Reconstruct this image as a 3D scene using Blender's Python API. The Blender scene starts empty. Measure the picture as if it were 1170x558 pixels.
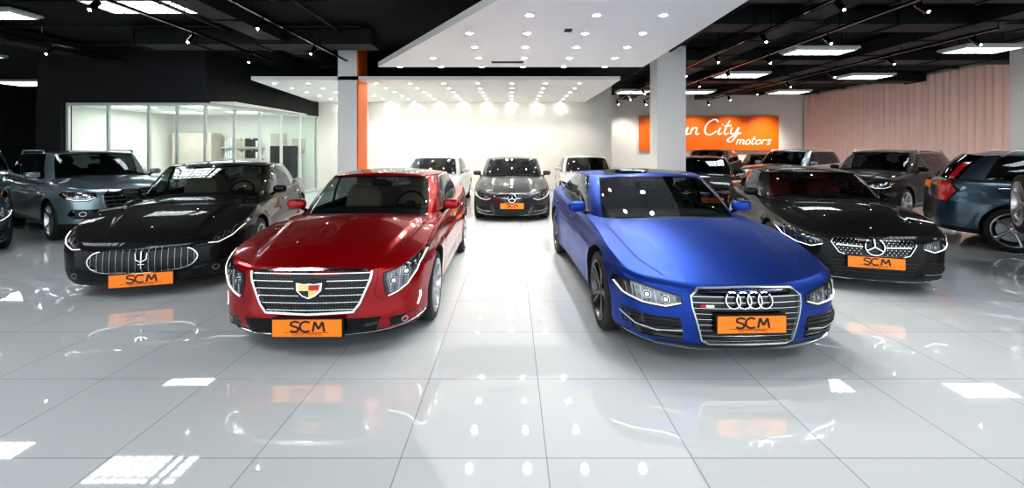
import bpy, bmesh, math, random
import numpy as np
from mathutils import Vector, Matrix
from mathutils.bvhtree import BVHTree
from mathutils.geometry import delaunay_2d_cdt
random.seed(4)
scene=bpy.context.scene
COL=scene.collection
# ------------------------------------------------------------ materials
MAT={}
def mat(name,col,metal=0.0,rough=0.5,coat=0.0,emit=None,es=0.0,spec=0.5,noise=0.0,nscale=5.0,coatr=0.02,bump=0.0,bscale=50.0,cior=1.5):
    m=bpy.data.materials.new(name); m.use_nodes=True
    nt=m.node_tree; b=nt.nodes['Principled BSDF']
    b.inputs['Base Color'].default_value=(*col,1)
    b.inputs['Metallic'].default_value=metal
    b.inputs['Roughness'].default_value=rough
    b.inputs['Coat Weight'].default_value=coat
    b.inputs['Coat Roughness'].default_value=coatr
    b.inputs['Coat IOR'].default_value=cior
    b.inputs['Specular IOR Level'].default_value=spec
    if emit is not None:
        b.inputs['Emission Color'].default_value=(*emit,1)
        b.inputs['Emission Strength'].default_value=es
    tc=nt.nodes.new('ShaderNodeTexCoord')
    if noise>0:
        n=nt.nodes.new('ShaderNodeTexNoise'); n.inputs['Scale'].default_value=nscale; n.inputs['Detail'].default_value=3
        nt.links.new(tc.outputs['Object'],n.inputs['Vector'])
        r=nt.nodes.new('ShaderNodeMix'); r.data_type='RGBA'
        r.inputs['A'].default_value=(*[c*(1-noise) for c in col],1)
        r.inputs['B'].default_value=(*[min(1,c*(1+noise)) for c in col],1)
        nt.links.new(n.outputs['Fac'],r.inputs['Factor'])
        nt.links.new(r.outputs['Result'],b.inputs['Base Color'])
    if bump>0:
        n=nt.nodes.new('ShaderNodeTexNoise'); n.inputs['Scale'].default_value=bscale
        nt.links.new(tc.outputs['Object'],n.inputs['Vector'])
        bp=nt.nodes.new('ShaderNodeBump'); bp.inputs['Strength'].default_value=bump; bp.inputs['Distance'].default_value=0.01
        nt.links.new(n.outputs['Fac'],bp.inputs['Height']); nt.links.new(bp.outputs['Normal'],b.inputs['Normal'])
    MAT[name]=m
    return m
mat('paint_red',(0.33,0.0006,0.004),0.4,0.26,1.0,spec=.2,noise=0.08,nscale=400,cior=1.38)
mat('paint_blue',(0.014,0.058,0.32),0.8,0.38,0.08,noise=0.08,nscale=400,coatr=0.28)
mat('paint_black',(0.0018,0.002,0.003),0.0,0.5,.85,spec=.15,noise=0.1,nscale=300,cior=1.30)
mat('paint_black_satin',(0.003,0.0032,0.004),0.0,0.5,.35,spec=.15,noise=0.1,nscale=300,cior=1.30)
mat('paint_grey',(0.045,0.052,0.062),0.6,0.3,1.0,noise=0.1,nscale=300,cior=1.4)
mat('paint_silver',(0.28,0.38,0.42),0.7,0.3,1.0,noise=0.06,nscale=300)
mat('paint_white',(0.72,0.72,0.71),0.0,0.3,1.0,noise=0.02,nscale=300)
mat('paint_slate',(0.055,0.095,0.13),0.7,0.3,1.0,noise=0.1,nscale=300,cior=1.4)
mat('plastic',(0.008,0.008,0.009),0,0.5,spec=.3,noise=0.2,nscale=60)
mat('gloss_black',(0.004,0.004,0.005),0,0.08,0.3,noise=0.2,nscale=20,cior=1.35,spec=.3)
mat('gap',(0.003,0.003,0.003),0,0.8)
mat('chrome',(0.80,0.81,0.82),1,0.09,noise=0.03,nscale=30)
mat('rim_silver',(0.66,0.67,0.69),1,0.28,noise=0.05,nscale=30)
mat('rim_dark',(0.12,0.125,0.13),0.9,0.28,noise=0.05,nscale=30)
mat('rubber',(0.008,0.008,0.008),0,0.65,noise=0.2,nscale=80,bump=0.1)
mat('lamp_dark',(0.025,0.027,0.032),0.7,0.15,1.0,noise=0.1,nscale=40)
mat('lamp_lens',(0.16,0.17,0.19),0.85,0.12,1.0,noise=0.7,nscale=26)
mat('led',(1,1,1),0,0.3,emit=(1,0.97,0.92),es=0.9)
mat('tail_red',(0.40,0.008,0.008),0,0.1,1.0,emit=(1,0.02,0.01),es=0.08)
mat('amber',(0.9,0.35,0.02),0,0.15,1.0)
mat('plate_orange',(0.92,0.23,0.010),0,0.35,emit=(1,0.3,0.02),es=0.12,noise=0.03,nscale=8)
mat('ink',(0.012,0.010,0.010),0,0.4)
mat('cloth_beige',(0.50,0.41,0.32),0,0.7,noise=0.1,nscale=40)
mat('cloth_black',(0.02,0.02,0.022),0,0.6,noise=0.2,nscale=40)
mat('cloth_red',(0.40,0.03,0.02),0,0.5,noise=0.1,nscale=40)
mat('badge_red',(0.6,0.02,0.02),0.2,0.25)
mat('badge_gold',(0.85,0.6,0.2),0.8,0.25)
def glassmat(name,tint,r0=.05):
    g=bpy.data.materials.new(name); g.use_nodes=True; nt=g.node_tree; nt.nodes.clear()
    o=nt.nodes.new('ShaderNodeOutputMaterial'); mx=nt.nodes.new('ShaderNodeMixShader')
    t=nt.nodes.new('ShaderNodeBsdfTransparent'); t.inputs[0].default_value=(*tint,1)
    gl=nt.nodes.new('ShaderNodeBsdfGlossy'); gl.inputs['Roughness'].default_value=0.01; gl.inputs[0].default_value=(0.9,0.95,1,1)
    lw=nt.nodes.new('ShaderNodeLayerWeight'); lw.inputs[0].default_value=.5
    pw=nt.nodes.new('ShaderNodeMath');pw.operation='POWER';pw.inputs[1].default_value=4.5
    ma=nt.nodes.new('ShaderNodeMath');ma.operation='MULTIPLY_ADD';ma.inputs[1].default_value=.9;ma.inputs[2].default_value=r0
    nt.links.new(lw.outputs['Facing'],pw.inputs[0]);nt.links.new(pw.outputs[0],ma.inputs[0])
    nt.links.new(ma.outputs[0],mx.inputs[0]); nt.links.new(t.outputs[0],mx.inputs[1]); nt.links.new(gl.outputs[0],mx.inputs[2])
    nt.links.new(mx.outputs[0],o.inputs[0]); MAT[name]=g
glassmat('car_glass',(0.44,0.49,0.48),.07); glassmat('dark_glass',(0.10,0.11,0.12),.05); glassmat('room_glass',(0.84,0.93,0.89),.04)
# ------------------------------------------------------------ helpers
def pch(keys):
    k=np.array(keys,float); X=k[:,0]; Y=k[:,1]; n=len(X)
    h=np.diff(X); d=np.diff(Y)/h; m=np.zeros(n)
    m[0]=d[0]; m[-1]=d[-1]
    for i in range(1,n-1):
        if d[i-1]*d[i]<=0: m[i]=0
        else:
            w1=2*h[i]+h[i-1]; w2=h[i]+2*h[i-1]; m[i]=(w1+w2)/(w1/d[i-1]+w2/d[i])
    X=X.tolist();Y=Y.tolist();m=m.tolist()
    def f(x):
        if x<=X[0]: return Y[0]
        if x>=X[-1]: return Y[-1]
        i=0
        while x>X[i+1]: i+=1
        H=X[i+1]-X[i]; t=(x-X[i])/H
        return (2*t**3-3*t*t+1)*Y[i]+(t**3-2*t*t+t)*H*m[i]+(-2*t**3+3*t*t)*Y[i+1]+(t**3-t*t)*H*m[i+1]
    return f
def cat(P,closed=False,n=8,mirror=False):
    P=[np.array(p,float) for p in P]
    if closed: Q=[P[-1]]+P+[P[0],P[1]]
    elif mirror:
        a=P[1].copy(); a[0]=-a[0]; b=P[-2].copy(); b[0]=-b[0]; Q=[a]+P+[b]
    else: Q=[2*P[0]-P[1]]+P+[2*P[-1]-P[-2]]
    out=[]; segs=len(Q)-3
    for s in range(segs):
        p0,p1,p2,p3=Q[s:s+4]
        t0=0; t1=t0+max(1e-6,np.linalg.norm(p1-p0))**.5; t2=t1+max(1e-6,np.linalg.norm(p2-p1))**.5; t3=t2+max(1e-6,np.linalg.norm(p3-p2))**.5
        ns=n[s] if isinstance(n,(list,tuple)) else n
        for j in range(ns):
            t=t1+(t2-t1)*j/ns
            A1=(t1-t)/(t1-t0)*p0+(t-t0)/(t1-t0)*p1; A2=(t2-t)/(t2-t1)*p1+(t-t1)/(t2-t1)*p2; A3=(t3-t)/(t3-t2)*p2+(t-t2)/(t3-t2)*p3
            B1=(t2-t)/(t2-t0)*A1+(t-t0)/(t2-t0)*A2; B2=(t3-t)/(t3-t1)*A2+(t-t1)/(t3-t1)*A3
            out.append((t2-t)/(t2-t1)*B1+(t-t1)/(t2-t1)*B2)
    if not closed: out.append(P[-1])
    return np.array(out)
def resample(P,n=None,step=None,closed=False):
    P=np.array(P,float)
    if closed: P=np.vstack([P,P[:1]])
    d=np.r_[0,np.cumsum(np.linalg.norm(np.diff(P,axis=0),axis=1))]
    if n is None: n=max(2,int(d[-1]/step)+1)
    s=np.linspace(0,d[-1],n+1 if closed else n)
    R=np.array([np.interp(s,d,P[:,k]) for k in range(P.shape[1])]).T
    return R[:-1] if closed else R
def resample_keep(P,step,closed):
    P=[np.array(p,float) for p in P]; Q=P+[P[0]] if closed else P; out=[]
    for a,b in zip(Q[:-1],Q[1:]):
        m=max(1,int(math.ceil(np.linalg.norm(b-a)/step)))
        for j in range(m): out.append(a+(b-a)*j/m)
    if not closed: out.append(Q[-1])
    return np.array(out)
def inpoly(x,y,poly):
    c=False; n=len(poly); j=n-1
    for i in range(n):
        xi,yi=poly[i][0],poly[i][1]; xj,yj=poly[j][0],poly[j][1]
        if (yi>y)!=(yj>y) and x<(xj-xi)*(y-yi)/(yj-yi)+xi: c=not c
        j=i
    return c
class MB:
    def __init__(s): s.v=[];s.f=[];s.m=[]
    def add(s,v,f,m):
        o=len(s.v); s.v.extend([tuple(map(float,p)) for p in v]); s.f.extend([tuple(o+i for i in q) for q in f])
        if isinstance(m,str): s.m.extend([m]*len(f))
        else: s.m.extend(m)
    def box(s,c,sz,m,rot=None):
        v=[]
        for i in (-1,1):
            for j in (-1,1):
                for k in (-1,1):
                    p=Vector((i*sz[0]/2,j*sz[1]/2,k*sz[2]/2))
                    if rot is not None: p=rot@p
                    v.append((p[0]+c[0],p[1]+c[1],p[2]+c[2]))
        s.add(v,[(0,1,3,2),(4,6,7,5),(0,4,5,1),(2,3,7,6),(0,2,6,4),(1,5,7,3)],m)
    def sell(s,c,sz,m,e=0.45,nu=16,nv=10,rot=None):
        sp=lambda a,e: math.copysign(abs(a)**e,a)
        v=[];f=[]
        for j in range(nv+1):
            ph=-math.pi/2+math.pi*j/nv
            for i in range(nu):
                th=2*math.pi*i/nu
                p=Vector((sz[0]/2*sp(math.cos(ph),e)*sp(math.cos(th),e),sz[1]/2*sp(math.cos(ph),e)*sp(math.sin(th),e),sz[2]/2*sp(math.sin(ph),e)))
                if rot is not None: p=rot@p
                v.append((p[0]+c[0],p[1]+c[1],p[2]+c[2]))
        for j in range(nv):
            for i in range(nu):
                f.append((j*nu+i,j*nu+(i+1)%nu,(j+1)*nu+(i+1)%nu,(j+1)*nu+i))
        s.add(v,f,m)
    def lathe(s,prof,m,n=40,axis='x',c=(0,0,0)):
        v=[];f=[]
        for (x,r) in prof:
            for i in range(n):
                a=2*math.pi*i/n
                if axis=='x': v.append((c[0]+x,c[1]+r*math.cos(a),c[2]+r*math.sin(a)))
                elif axis=='z': v.append((c[0]+r*math.cos(a),c[1]+r*math.sin(a),c[2]+x))
                else: v.append((c[0]+r*math.cos(a),c[1]+x,c[2]+r*math.sin(a)))
        for j in range(len(prof)-1):
            for i in range(n):
                f.append((j*n+i,j*n+(i+1)%n,(j+1)*n+(i+1)%n,(j+1)*n+i))
        s.add(v,f,m)
    def tube(s,P,r,m,n=8):
        P=[Vector(p) for p in P]; v=[];f=[]
        for i,p in enumerate(P):
            d=(P[min(i+1,len(P)-1)]-P[max(i-1,0)]).normalized()
            a=d.cross(Vector((0,0,1)) if abs(d.z)<.9 else Vector((1,0,0))).normalized(); b=d.cross(a)
            for k in range(n):
                t=2*math.pi*k/n; v.append(tuple(p+a*r*math.cos(t)+b*r*math.sin(t)))
        for i in range(len(P)-1):
            for k in range(n): f.append((i*n+k,i*n+(k+1)%n,(i+1)*n+(k+1)%n,(i+1)*n+k))
        f.append(tuple(range(n))); f.append(tuple((len(P)-1)*n+k for k in range(n)))
        s.add(v,f,m)
    def mesh(s,name,smooth=True,angle=35,merge=True):
        me=bpy.data.meshes.new(name); me.from_pydata(s.v,[],s.f)
        names=[]
        for q in s.m:
            if q not in names: names.append(q)
        for q in names: me.materials.append(MAT[q])
        ix={q:i for i,q in enumerate(names)}
        me.polygons.foreach_set('material_index',[ix[q] for q in s.m])
        bm=bmesh.new(); bm.from_mesh(me)
        if merge: bmesh.ops.remove_doubles(bm,verts=bm.verts,dist=2e-5)
        bmesh.ops.dissolve_degenerate(bm,edges=bm.edges,dist=1e-6)
        bmesh.ops.recalc_face_normals(bm,faces=bm.faces)
        bm.to_mesh(me); bm.free()
        if smooth:
            me.polygons.foreach_set('use_smooth',[True]*len(me.polygons)); me.set_sharp_from_angle(angle=math.radians(angle))
        return me
def mkobj(name,me,parent=None,mw=None):
    o=bpy.data.objects.new(name,me); COL.objects.link(o)
    if parent: o.parent=parent
    if mw is not None: o.matrix_local=mw
    return o
def box(name,x,y,z,m,parent=None):
    b=MB(); b.box(((x[0]+x[1])/2,(y[0]+y[1])/2,(z[0]+z[1])/2),(x[1]-x[0],y[1]-y[0],z[1]-z[0]),m)
    return mkobj(name,b.mesh(name,smooth=False),parent)
def textmesh(txt,size,shear=0,off=0.0):
    cu=bpy.data.curves.new('t','FONT'); cu.body=txt; cu.size=size; cu.shear=shear; cu.align_x='CENTER'; cu.align_y='CENTER'; cu.offset=off
    ob=bpy.data.objects.new('t',cu); COL.objects.link(ob)
    dg=bpy.context.evaluated_depsgraph_get(); me=bpy.data.meshes.new_from_object(ob.evaluated_get(dg))
    v=[tuple(q.co) for q in me.vertices]; f=[tuple(p.vertices) for p in me.polygons]
    bpy.data.objects.remove(ob); return v,f
SCM2=textmesh('SUN CITY MOTORS',0.028)
def strokes2d(paths,wd):
    V=[];F=[]
    for pth in paths:
        pts=cat(pth,n=6) if len(pth)>2 else np.array(pth,float)
        o=len(V);n=len(pts)
        for i in range(n):
            a=pts[max(0,i-1)];c=pts[min(n-1,i+1)];d=(c-a)/max(1e-9,np.linalg.norm(c-a));nn=np.array([-d[1],d[0]])*wd/2
            V.append(tuple(pts[i]+nn));V.append(tuple(pts[i]-nn))
        for i in range(n-1): F.append((o+2*i,o+2*i+1,o+2*i+3,o+2*i+2))
    return V,F
LOGO=strokes2d([[(-.055,.036),(-.085,.045),(-.115,.036),(-.118,.014),(-.09,.002),(-.065,-.012),(-.068,-.036),(-.10,-.043),(-.125,-.034)],
 [(.022,.036),(-.01,.045),(-.042,.028),(-.05,0),(-.042,-.028),(-.01,-.043),(.022,-.034)],
 [(.045,-.043),(.060,.043)],[(.060,.043),(.088,-.02)],[(.088,-.02),(.118,.043)],[(.118,.043),(.132,-.043)]],.017)
# ------------------------------------------------------------ wheel
WH={}
def wheel(R,style,width=0.23):
    key=(R,style)
    if key in WH: return WH[key]
    rr=R*0.76; h=width/2; b=MB()
    b.lathe([(-h*.85,rr-.005),(-h,rr+.012),(-h*1.02,(rr+R)/2),(-h*.93,R-.014),(-h*.78,R-.002),(-h*.3,R),(-h*.28,R-.008),(-h*.22,R-.008),(-h*.2,R),(h*.2,R),(h*.22,R-.008),(h*.28,R-.008),(h*.3,R),(h*.78,R-.002),(h*.93,R-.014),(h*1.0,(rr+R)/2),(h*.98,rr+.012),(h*.85,rr-.005)],'rubber',n=64)
    rm='rim_dark' if style.endswith('d') else 'rim_silver'
    b.lathe([(h*.86,rr),(h*1.0,rr+.004),(h*1.02,rr-.004),(h*.98,rr-.014),(h*.82,rr-.02),(h*.4,rr-.032),(-h*.8,rr-.03),(-h*.86,rr)],rm,n=64)
    b.lathe([(-h*.5,0.001),(-h*.5,rr-.03)],'plastic',n=40)
    b.lathe([(h*.0,.06),(h*.12,.06),(h*.12,rr*.72),(h*.0,rr*.72)],'rim_silver',n=40)
    b.lathe([(h*.75,0.001),(h*.86,.028),(h*.86,.03),(h*.76,.055),(h*.3,.06)],rm,n=24)
    ns=int(style[:-1].rstrip('t')); twin='t' in style
    for k in range(ns):
        a0=2*math.pi*k/ns
        offs=[-.10,.10] if twin else [0]
        for of in offs:
            v=[];f=[]
            st=[(0.04,.016 if twin else .026,.75),(rr*.45,.012 if twin else .02,.80),(rr*.8,.012 if twin else .022,.90),(rr-.008,.016 if twin else .034,.98)]
            for (r,hw,xf) in st:
                a=a0+of*(0.5+r/rr*1.0)
                ca,sa=math.cos(a),math.sin(a)
                for (q,xx) in ((-hw,h*xf-.03),(-hw,h*xf-.006),(-hw*.6,h*xf),(hw*.6,h*xf),(hw,h*xf-.006),(hw,h*xf-.03)):
                    v.append((xx,r*ca-q*sa,r*sa+q*ca))
            for i in range(3):
                for j in range(6): f.append((i*6+j,i*6+(j+1)%6,(i+1)*6+(j+1)%6,(i+1)*6+j))
            b.add(v,f,rm)
    me=b.mesh('wheel_'+style); WH[key]=me; return me
# ------------------------------------------------------------ car body
class Car: pass
def sm(t): t=max(0,min(1,t)); return t*t*(3-2*t)
def build_lower(P):
    W=P.W;w=W/2;L=P.L
    C=resample(cat([(a*w,y) for a,y in P.plan],n=14,mirror=True),n=140)
    top=pch(P.top);crown=pch(P.crown);side=pch(P.side);front=pch(P.front);rear=pch(P.rear);bot=pch(P.bot)
    P.ftop=top;P.fcrown=crown
    K=28; ts=[1-(1-k/(K-1))**1.25 for k in range(K)]
    grid=[]
    for X,Y in C:
        zt=top(Y);zb=bot(Y);col=[]
        wf=sm(1-Y/1.1);wr=sm(1-(L-Y)/1.0)
        for t in ts:
            z=zb+(zt-zb)*t
            q=min(1,(zt-z)/P.rr); rnd=P.rd*(1-q)**2.2
            ds=side(z)+rnd
            x=X*(1-ds/w)
            y=Y+wf*(front(z)+rnd)-wr*(rear(z)+rnd)
            if abs(X)>.8*w:
                for ya in (P.ax1,P.ax2):
                    d=math.hypot(Y-ya,z-P.R)-(P.R+.05)
                    x+=P.flare*math.exp(-(d/.075)**2)
            col.append((x,y,z))
        grid.append(col)
    b=MB();n=len(grid)
    for sgn in (1,-1):
        v=[(sgn*p[0],p[1],p[2]) for c in grid for p in c]; f=[];ms=[]
        for i in range(n-1):
            for k in range(K-1):
                f.append((i*K+k,(i+1)*K+k,(i+1)*K+k+1,i*K+k+1))
                zc=grid[i][k][2]; ms.append('plastic' if zc<P.blackz else 'PAINT')
        b.add(v,f,ms)
    base=P.gbase
    poly=[(p[0],p[1]) for p in base]+[(-p[0],p[1]) for p in base[::-1]]
    cy=(base[0][1]+base[-1][1])/2
    poly2=[(x*.9,cy+(y-cy)*.90) for x,y in poly]
    M=60;v=[];f=[];ms=[]
    for i in range(n):
        x,y,z=grid[i][-1]
        cr=crown(y)
        for m in range(M+1):
            u=-1+2*m/M; xx=u*x
            zz=z+cr*((x/w)**2.2-(abs(xx)/w)**2.2)
            xe=P.dome[0]+(P.dome[1]-P.dome[0])*max(0,min(1,y/P.y0))
            zz+=P.ridge*sm((y-.04)/.35)*sm((P.y0+.25-y)/.3)*sm((xe-abs(xx))/.05+.5)*(.75+.25*sm((xe-abs(xx))/.4))
            if P.spine: zz+=P.spine*sm((y-.02)/.2)*sm((P.y0-y)/.5+.3)*max(0,1-abs(xx)/.10)
            if inpoly(xx,y,poly2): zz-=.42
            v.append((xx,y,zz))
    for i in range(n-1):
        for m in range(M):
            q=(i*(M+1)+m,i*(M+1)+m+1,(i+1)*(M+1)+m+1,(i+1)*(M+1)+m)
            mx=sum(v[t][0] for t in q)/4; my=sum(v[t][1] for t in q)/4
            f.append(q); ms.append('cloth_black' if inpoly(mx*1.03,my,poly) else 'PAINT')
    b.add(v,f,ms)
    v=[];f=[];M2=6
    for i in range(n):
        x,y,z=grid[i][0]
        for m in range(M2+1): v.append((x*(-1+2*m/M2),y,z))
    for i in range(n-1):
        for m in range(M2): f.append((i*(M2+1)+m,i*(M2+1)+m+1,(i+1)*(M2+1)+m+1,(i+1)*(M2+1)+m))
    b.add(v,f,'plastic')
    MAT['PAINT']=MAT['paint_grey']
    me=b.mesh('body',smooth=False)
    bm=bmesh.new();bm.from_mesh(me);bmesh.ops.triangulate(bm,faces=bm.faces[:]);P.bvh=BVHTree.FromBMesh(bm);bm.free()
    ob=mkobj('tmpbody',me)
    cb=MB();Ra=P.R+.045
    for ya in (P.ax1,P.ax2):
        for s in (1,-1):
            xi=s*(w-.34);xo=s*(w+.25)
            ring=[(ya+Ra*math.cos(2*math.pi*i/72),P.R+.012+Ra*math.sin(2*math.pi*i/72)) for i in range(72)]
            v=[(xi,)+r for r in ring]+[(xo,)+r for r in ring]
            f=[(i,(i+1)%72,72+(i+1)%72,72+i) for i in range(72)]+[tuple(range(72)),tuple(range(72,144))]
            cb.add(v,f,'plastic')
    co=mkobj('tmpcut',cb.mesh('cut',smooth=False))
    md=ob.modifiers.new('b','BOOLEAN');md.operation='DIFFERENCE';md.object=co;md.solver='EXACT'
    dg=bpy.context.evaluated_depsgraph_get()
    me2=bpy.data.meshes.new_from_object(ob.evaluated_get(dg))
    bpy.data.objects.remove(ob);bpy.data.objects.remove(co)
    pi=[i for i,m in enumerate(me2.materials) if m and m.name=='plastic'][0]
    for p in me2.polygons:
        c=p.center
        for ya in (P.ax1,P.ax2):
            if math.hypot(c[1]-ya,c[2]-P.R-.012)<Ra+.002 and abs(c[0])>w-.36: p.material_index=pi
        p.use_smooth=True
    me2.set_sharp_from_angle(angle=math.radians(28))
    return me2
def gh_keys(P):
    wB,wR,H=P.wB,P.wR,P.H
    g=P.g
    B=[(0,g['y0']),(.5*wB,g['y0']+.05),(.86*wB,g['y1']),(.965*wB,g['y1']+.24),(wB,g['yb']),(wB,g['yb']+.09),(.975*wB,g['yc']),(.86*wB,g['yd']),(.5*wB,g['ye']-.05),(0,g['ye'])]
    T=[(0,g['t0'],H-.045),(.5*wR,g['t0']+.035,H-.05),(.84*wR,g['t1'],H-.065),(.96*wR,g['t1']+.17,H-.06),(wR,g['tb'],H-.045),(wR,g['tb']+.07,H-.045),(.96*wR,g['tc'],H-.07-P.rd2),(.84*wR,g['td'],H-.085-P.rd2),(.5*wR,g['te']-.03,H-.065-P.rd2),(0,g['te'],H-.06-P.rd2)]
    nn=[6,6,2,8,2,8,4,5,5]
    tags='WWAFBRCKK'
    seg=''.join(t*k for t,k in zip(tags,nn))
    Bc=cat(B,n=nn,mirror=True);Tc=cat(T,n=nn,mirror=True)
    P.gbase=[tuple(p) for p in Bc]
    return Bc,Tc,seg
def build_green(P,Bc,Tc,seg):
    w=P.W/2
    lv=[0,.05,.10,.2,.3,.4,.5,.6,.7,.8,.88,.93,.965,1.0]
    n=len(Bc);Kk=len(lv);G=[]
    for i in range(n):
        x,y=Bc[i]; zb=P.ftop(y)+P.fcrown(y)*(.8-(abs(x)/w)**2.2)-.03
        tx,ty,tz=Tc[i]
        a=Bc[max(0,i-1)];c=Bc[min(n-1,i+1)]
        if i==0: nx,ny=0,-1
        elif i==n-1: nx,ny=0,1
        else:
            d=c-a;d/=np.linalg.norm(d);nx,ny=d[1],-d[0]
        col=[]
        for t in lv:
            bl=P.bulge*math.sin(math.pi*t)*(1.0 if seg[min(i,n-2)] not in 'WK' else 1.2)
            col.append((x+(tx-x)*t+nx*bl,y+(ty-y)*t+ny*bl,zb+(tz-zb)*t+bl*.6))
        G.append(col)
    P.G=G
    b=MB()
    for s in (1,-1):
        v=[(s*p[0],p[1],p[2]) for c in G for p in c];f=[];ms=[]
        for i in range(n-1):
            tg=seg[i]
            for k in range(Kk-1):
                f.append((i*Kk+k,(i+1)*Kk+k,(i+1)*Kk+k+1,i*Kk+k+1))
                t=lv[k]
                if tg in 'WK': m='gloss_black' if (t<.05 or t>=.93) else ('car_glass' if tg=='W' else 'dark_glass')
                elif tg in 'AC': m='PAINT'
                elif tg=='B': m=('chrome' if (t<.05 or t==.93) and P.chrome else ('PAINT' if t>=.93 else 'gloss_black'))
                else: m=('chrome' if P.chrome else 'gloss_black') if (t<.05 or t==.93) else ('PAINT' if t>=.93 else ('gloss_black' if t<.1 else ('car_glass' if tg=='F' else P.rglass)))
                if tg=='W' and t>=.965: m='PAINT'
                ms.append(m)
        b.add(v,f,ms)
    M=20;v=[];f=[];ms=[]
    for i in range(n):
        x,y,z=G[i][-1]
        for m in range(M+1):
            u=-1+2*m/M
            v.append((u*x,y,z+.055*((x/P.wR)**2-(abs(u*x)/P.wR)**2)))
    for i in range(n-1):
        for m in range(M):
            q=(i*(M+1)+m,i*(M+1)+m+1,(i+1)*(M+1)+m+1,(i+1)*(M+1)+m)
            my=sum(v[t][1] for t in q)/4;mx=abs(sum(v[t][0] for t in q)/4)
            f.append(q)
            r=P.roofglass
            ms.append('gloss_black' if r and r[0]<my<r[1] and mx<r[2] else 'PAINT')
    b.add(v,f,ms)
    return b.mesh('cabin',angle=50)
# ---- projection tools
DIR={'front':(0,1,0),'rear':(0,-1,0),'top':(0,0,-1),'s+':(-1,0,0),'s-':(1,0,0)}
def proj(P,p,plane):
    a,b=float(p[0]),float(p[1]);d=Vector(DIR[plane])
    if plane in('front','rear'): o=Vector((a,P.L/2,b))-d*(P.L/2+2)
    elif plane=='top': o=Vector((a,b,3))
    elif plane=='s+': o=Vector((4,a,b))
    else: o=Vector((-4,a,b))
    h,nrm,_,_=P.bvh.ray_cast(o,d)
    if h is None or (plane=='front' and h.y>1.4) or (plane=='rear' and h.y<P.L-1.4):
        q={'front':Vector((a,.35,b)),'rear':Vector((a,P.L-.35,b)),'top':Vector((a,b,.9)),'s+':Vector((P.W/2,a,b)),'s-':Vector((-P.W/2,a,b))}[plane]
        h,nrm,_,_=P.bvh.find_nearest(q)
    if nrm.dot(d)>0: nrm=-nrm
    nrm=(nrm-d*.6).normalized()
    return h,nrm
def ribbon(P,b,pts,plane,width,h,m,closed=False,step=.03,off=.0015):
    pts=resample_keep(pts,step,closed)
    n=len(pts);v=[];f=[]
    prof=[(-.5,0),(-.32,1),(.32,1),(.5,0)] if h>.002 else [(-.5,1),(.5,1)]
    np_=len(prof)
    for i in range(n):
        a=pts[(i-1)%n] if closed or i>0 else pts[i]; c=pts[(i+1)%n] if closed or i<n-1 else pts[i]
        d=c-a;d=d/max(1e-9,np.linalg.norm(d));nn=np.array([-d[1],d[0]])
        hc,nc=proj(P,pts[i],plane)
        for (o,hh) in prof:
            q=pts[i]+nn*o*width
            hp,nr=proj(P,q,plane)
            v.append(tuple(hp+nc*(off+hh*h)))
    N=n if closed else n-1
    for i in range(N):
        j=(i+1)%n
        for k in range(np_-1): f.append((i*np_+k,j*np_+k,j*np_+k+1,i*np_+k+1))
    b.add(v,f,m)
def patch(P,b,outline,plane,off,m,res=.04,skirt=.02):
    O=resample_keep(outline,res,True)
    xs=O[:,0];ys=O[:,1];V=[tuple(p) for p in O];n=len(V)
    E=[(i,(i+1)%n) for i in range(n)];ex=[]
    x=xs.min()+res
    while x<xs.max():
        y=ys.min()+res
        while y<ys.max():
            if inpoly(x,y,V) and np.min(np.hypot(xs-x,ys-y))>res*.6: ex.append((x,y))
            y+=res
        x+=res
    r=delaunay_2d_cdt([Vector(p) for p in V+ex],E,[],1,1e-6)
    vv=r[0];ff=[tuple(t) for t in r[2]];orig=r[3]
    out=[];back=[]
    for p in vv:
        h,nr=proj(P,p,plane);out.append(h+nr*off);back.append(h-nr*skirt)
    b.add([tuple(p) for p in out],ff,m)
    bd={}
    for i,o in enumerate(orig):
        for t in o:
            if t<n: bd[t]=i
    if len(bd)==n and skirt>0:
        v=[tuple(out[bd[i]]) for i in range(n)]+[tuple(back[bd[i]]) for i in range(n)]
        b.add(v,[(i,(i+1)%n,n+(i+1)%n,n+i) for i in range(n)],m)
def mir(pts): return [(-x,y) for x,y in pts]
def span(poly,val,ax):
    r=[];n=len(poly)
    for i in range(n):
        a=poly[i];c=poly[(i+1)%n]
        if (a[ax]>val)!=(c[ax]>val):
            t=(val-a[ax])/(c[ax]-a[ax]);r.append(a[1-ax]+(c[1-ax]-a[1-ax])*t)
    return (min(r),max(r)) if len(r)>=2 else None
def hbars(P,b,poly,n,wd,h,m,off=.003):
    zs=[p[1] for p in poly];z0,z1=min(zs),max(zs)
    for i in range(n):
        z=z0+(z1-z0)*(i+.5)/n;s=span(poly,z,1)
        if s: ribbon(P,b,[(s[0],z),(s[1],z)],'front',wd,h,m,off=off,step=.05)
def vbars(P,b,poly,n,wd,h,m,off=.003):
    xs=[p[0] for p in poly];x0,x1=min(xs),max(xs)
    for i in range(n):
        x=x0+(x1-x0)*(i+.5)/n;s=span(poly,x,0)
        if s: ribbon(P,b,[(x,s[0]),(x,s[1])],'front',wd,h,m,off=off,step=.05)
def circ(cx,cz,r,n=20,ry=None): return [(cx+r*math.cos(2*math.pi*i/n),cz+(ry or r)*math.sin(2*math.pi*i/n)) for i in range(n)]
def smo(pts,n=6): return [tuple(p) for p in cat(pts,closed=True,n=n)]
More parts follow.
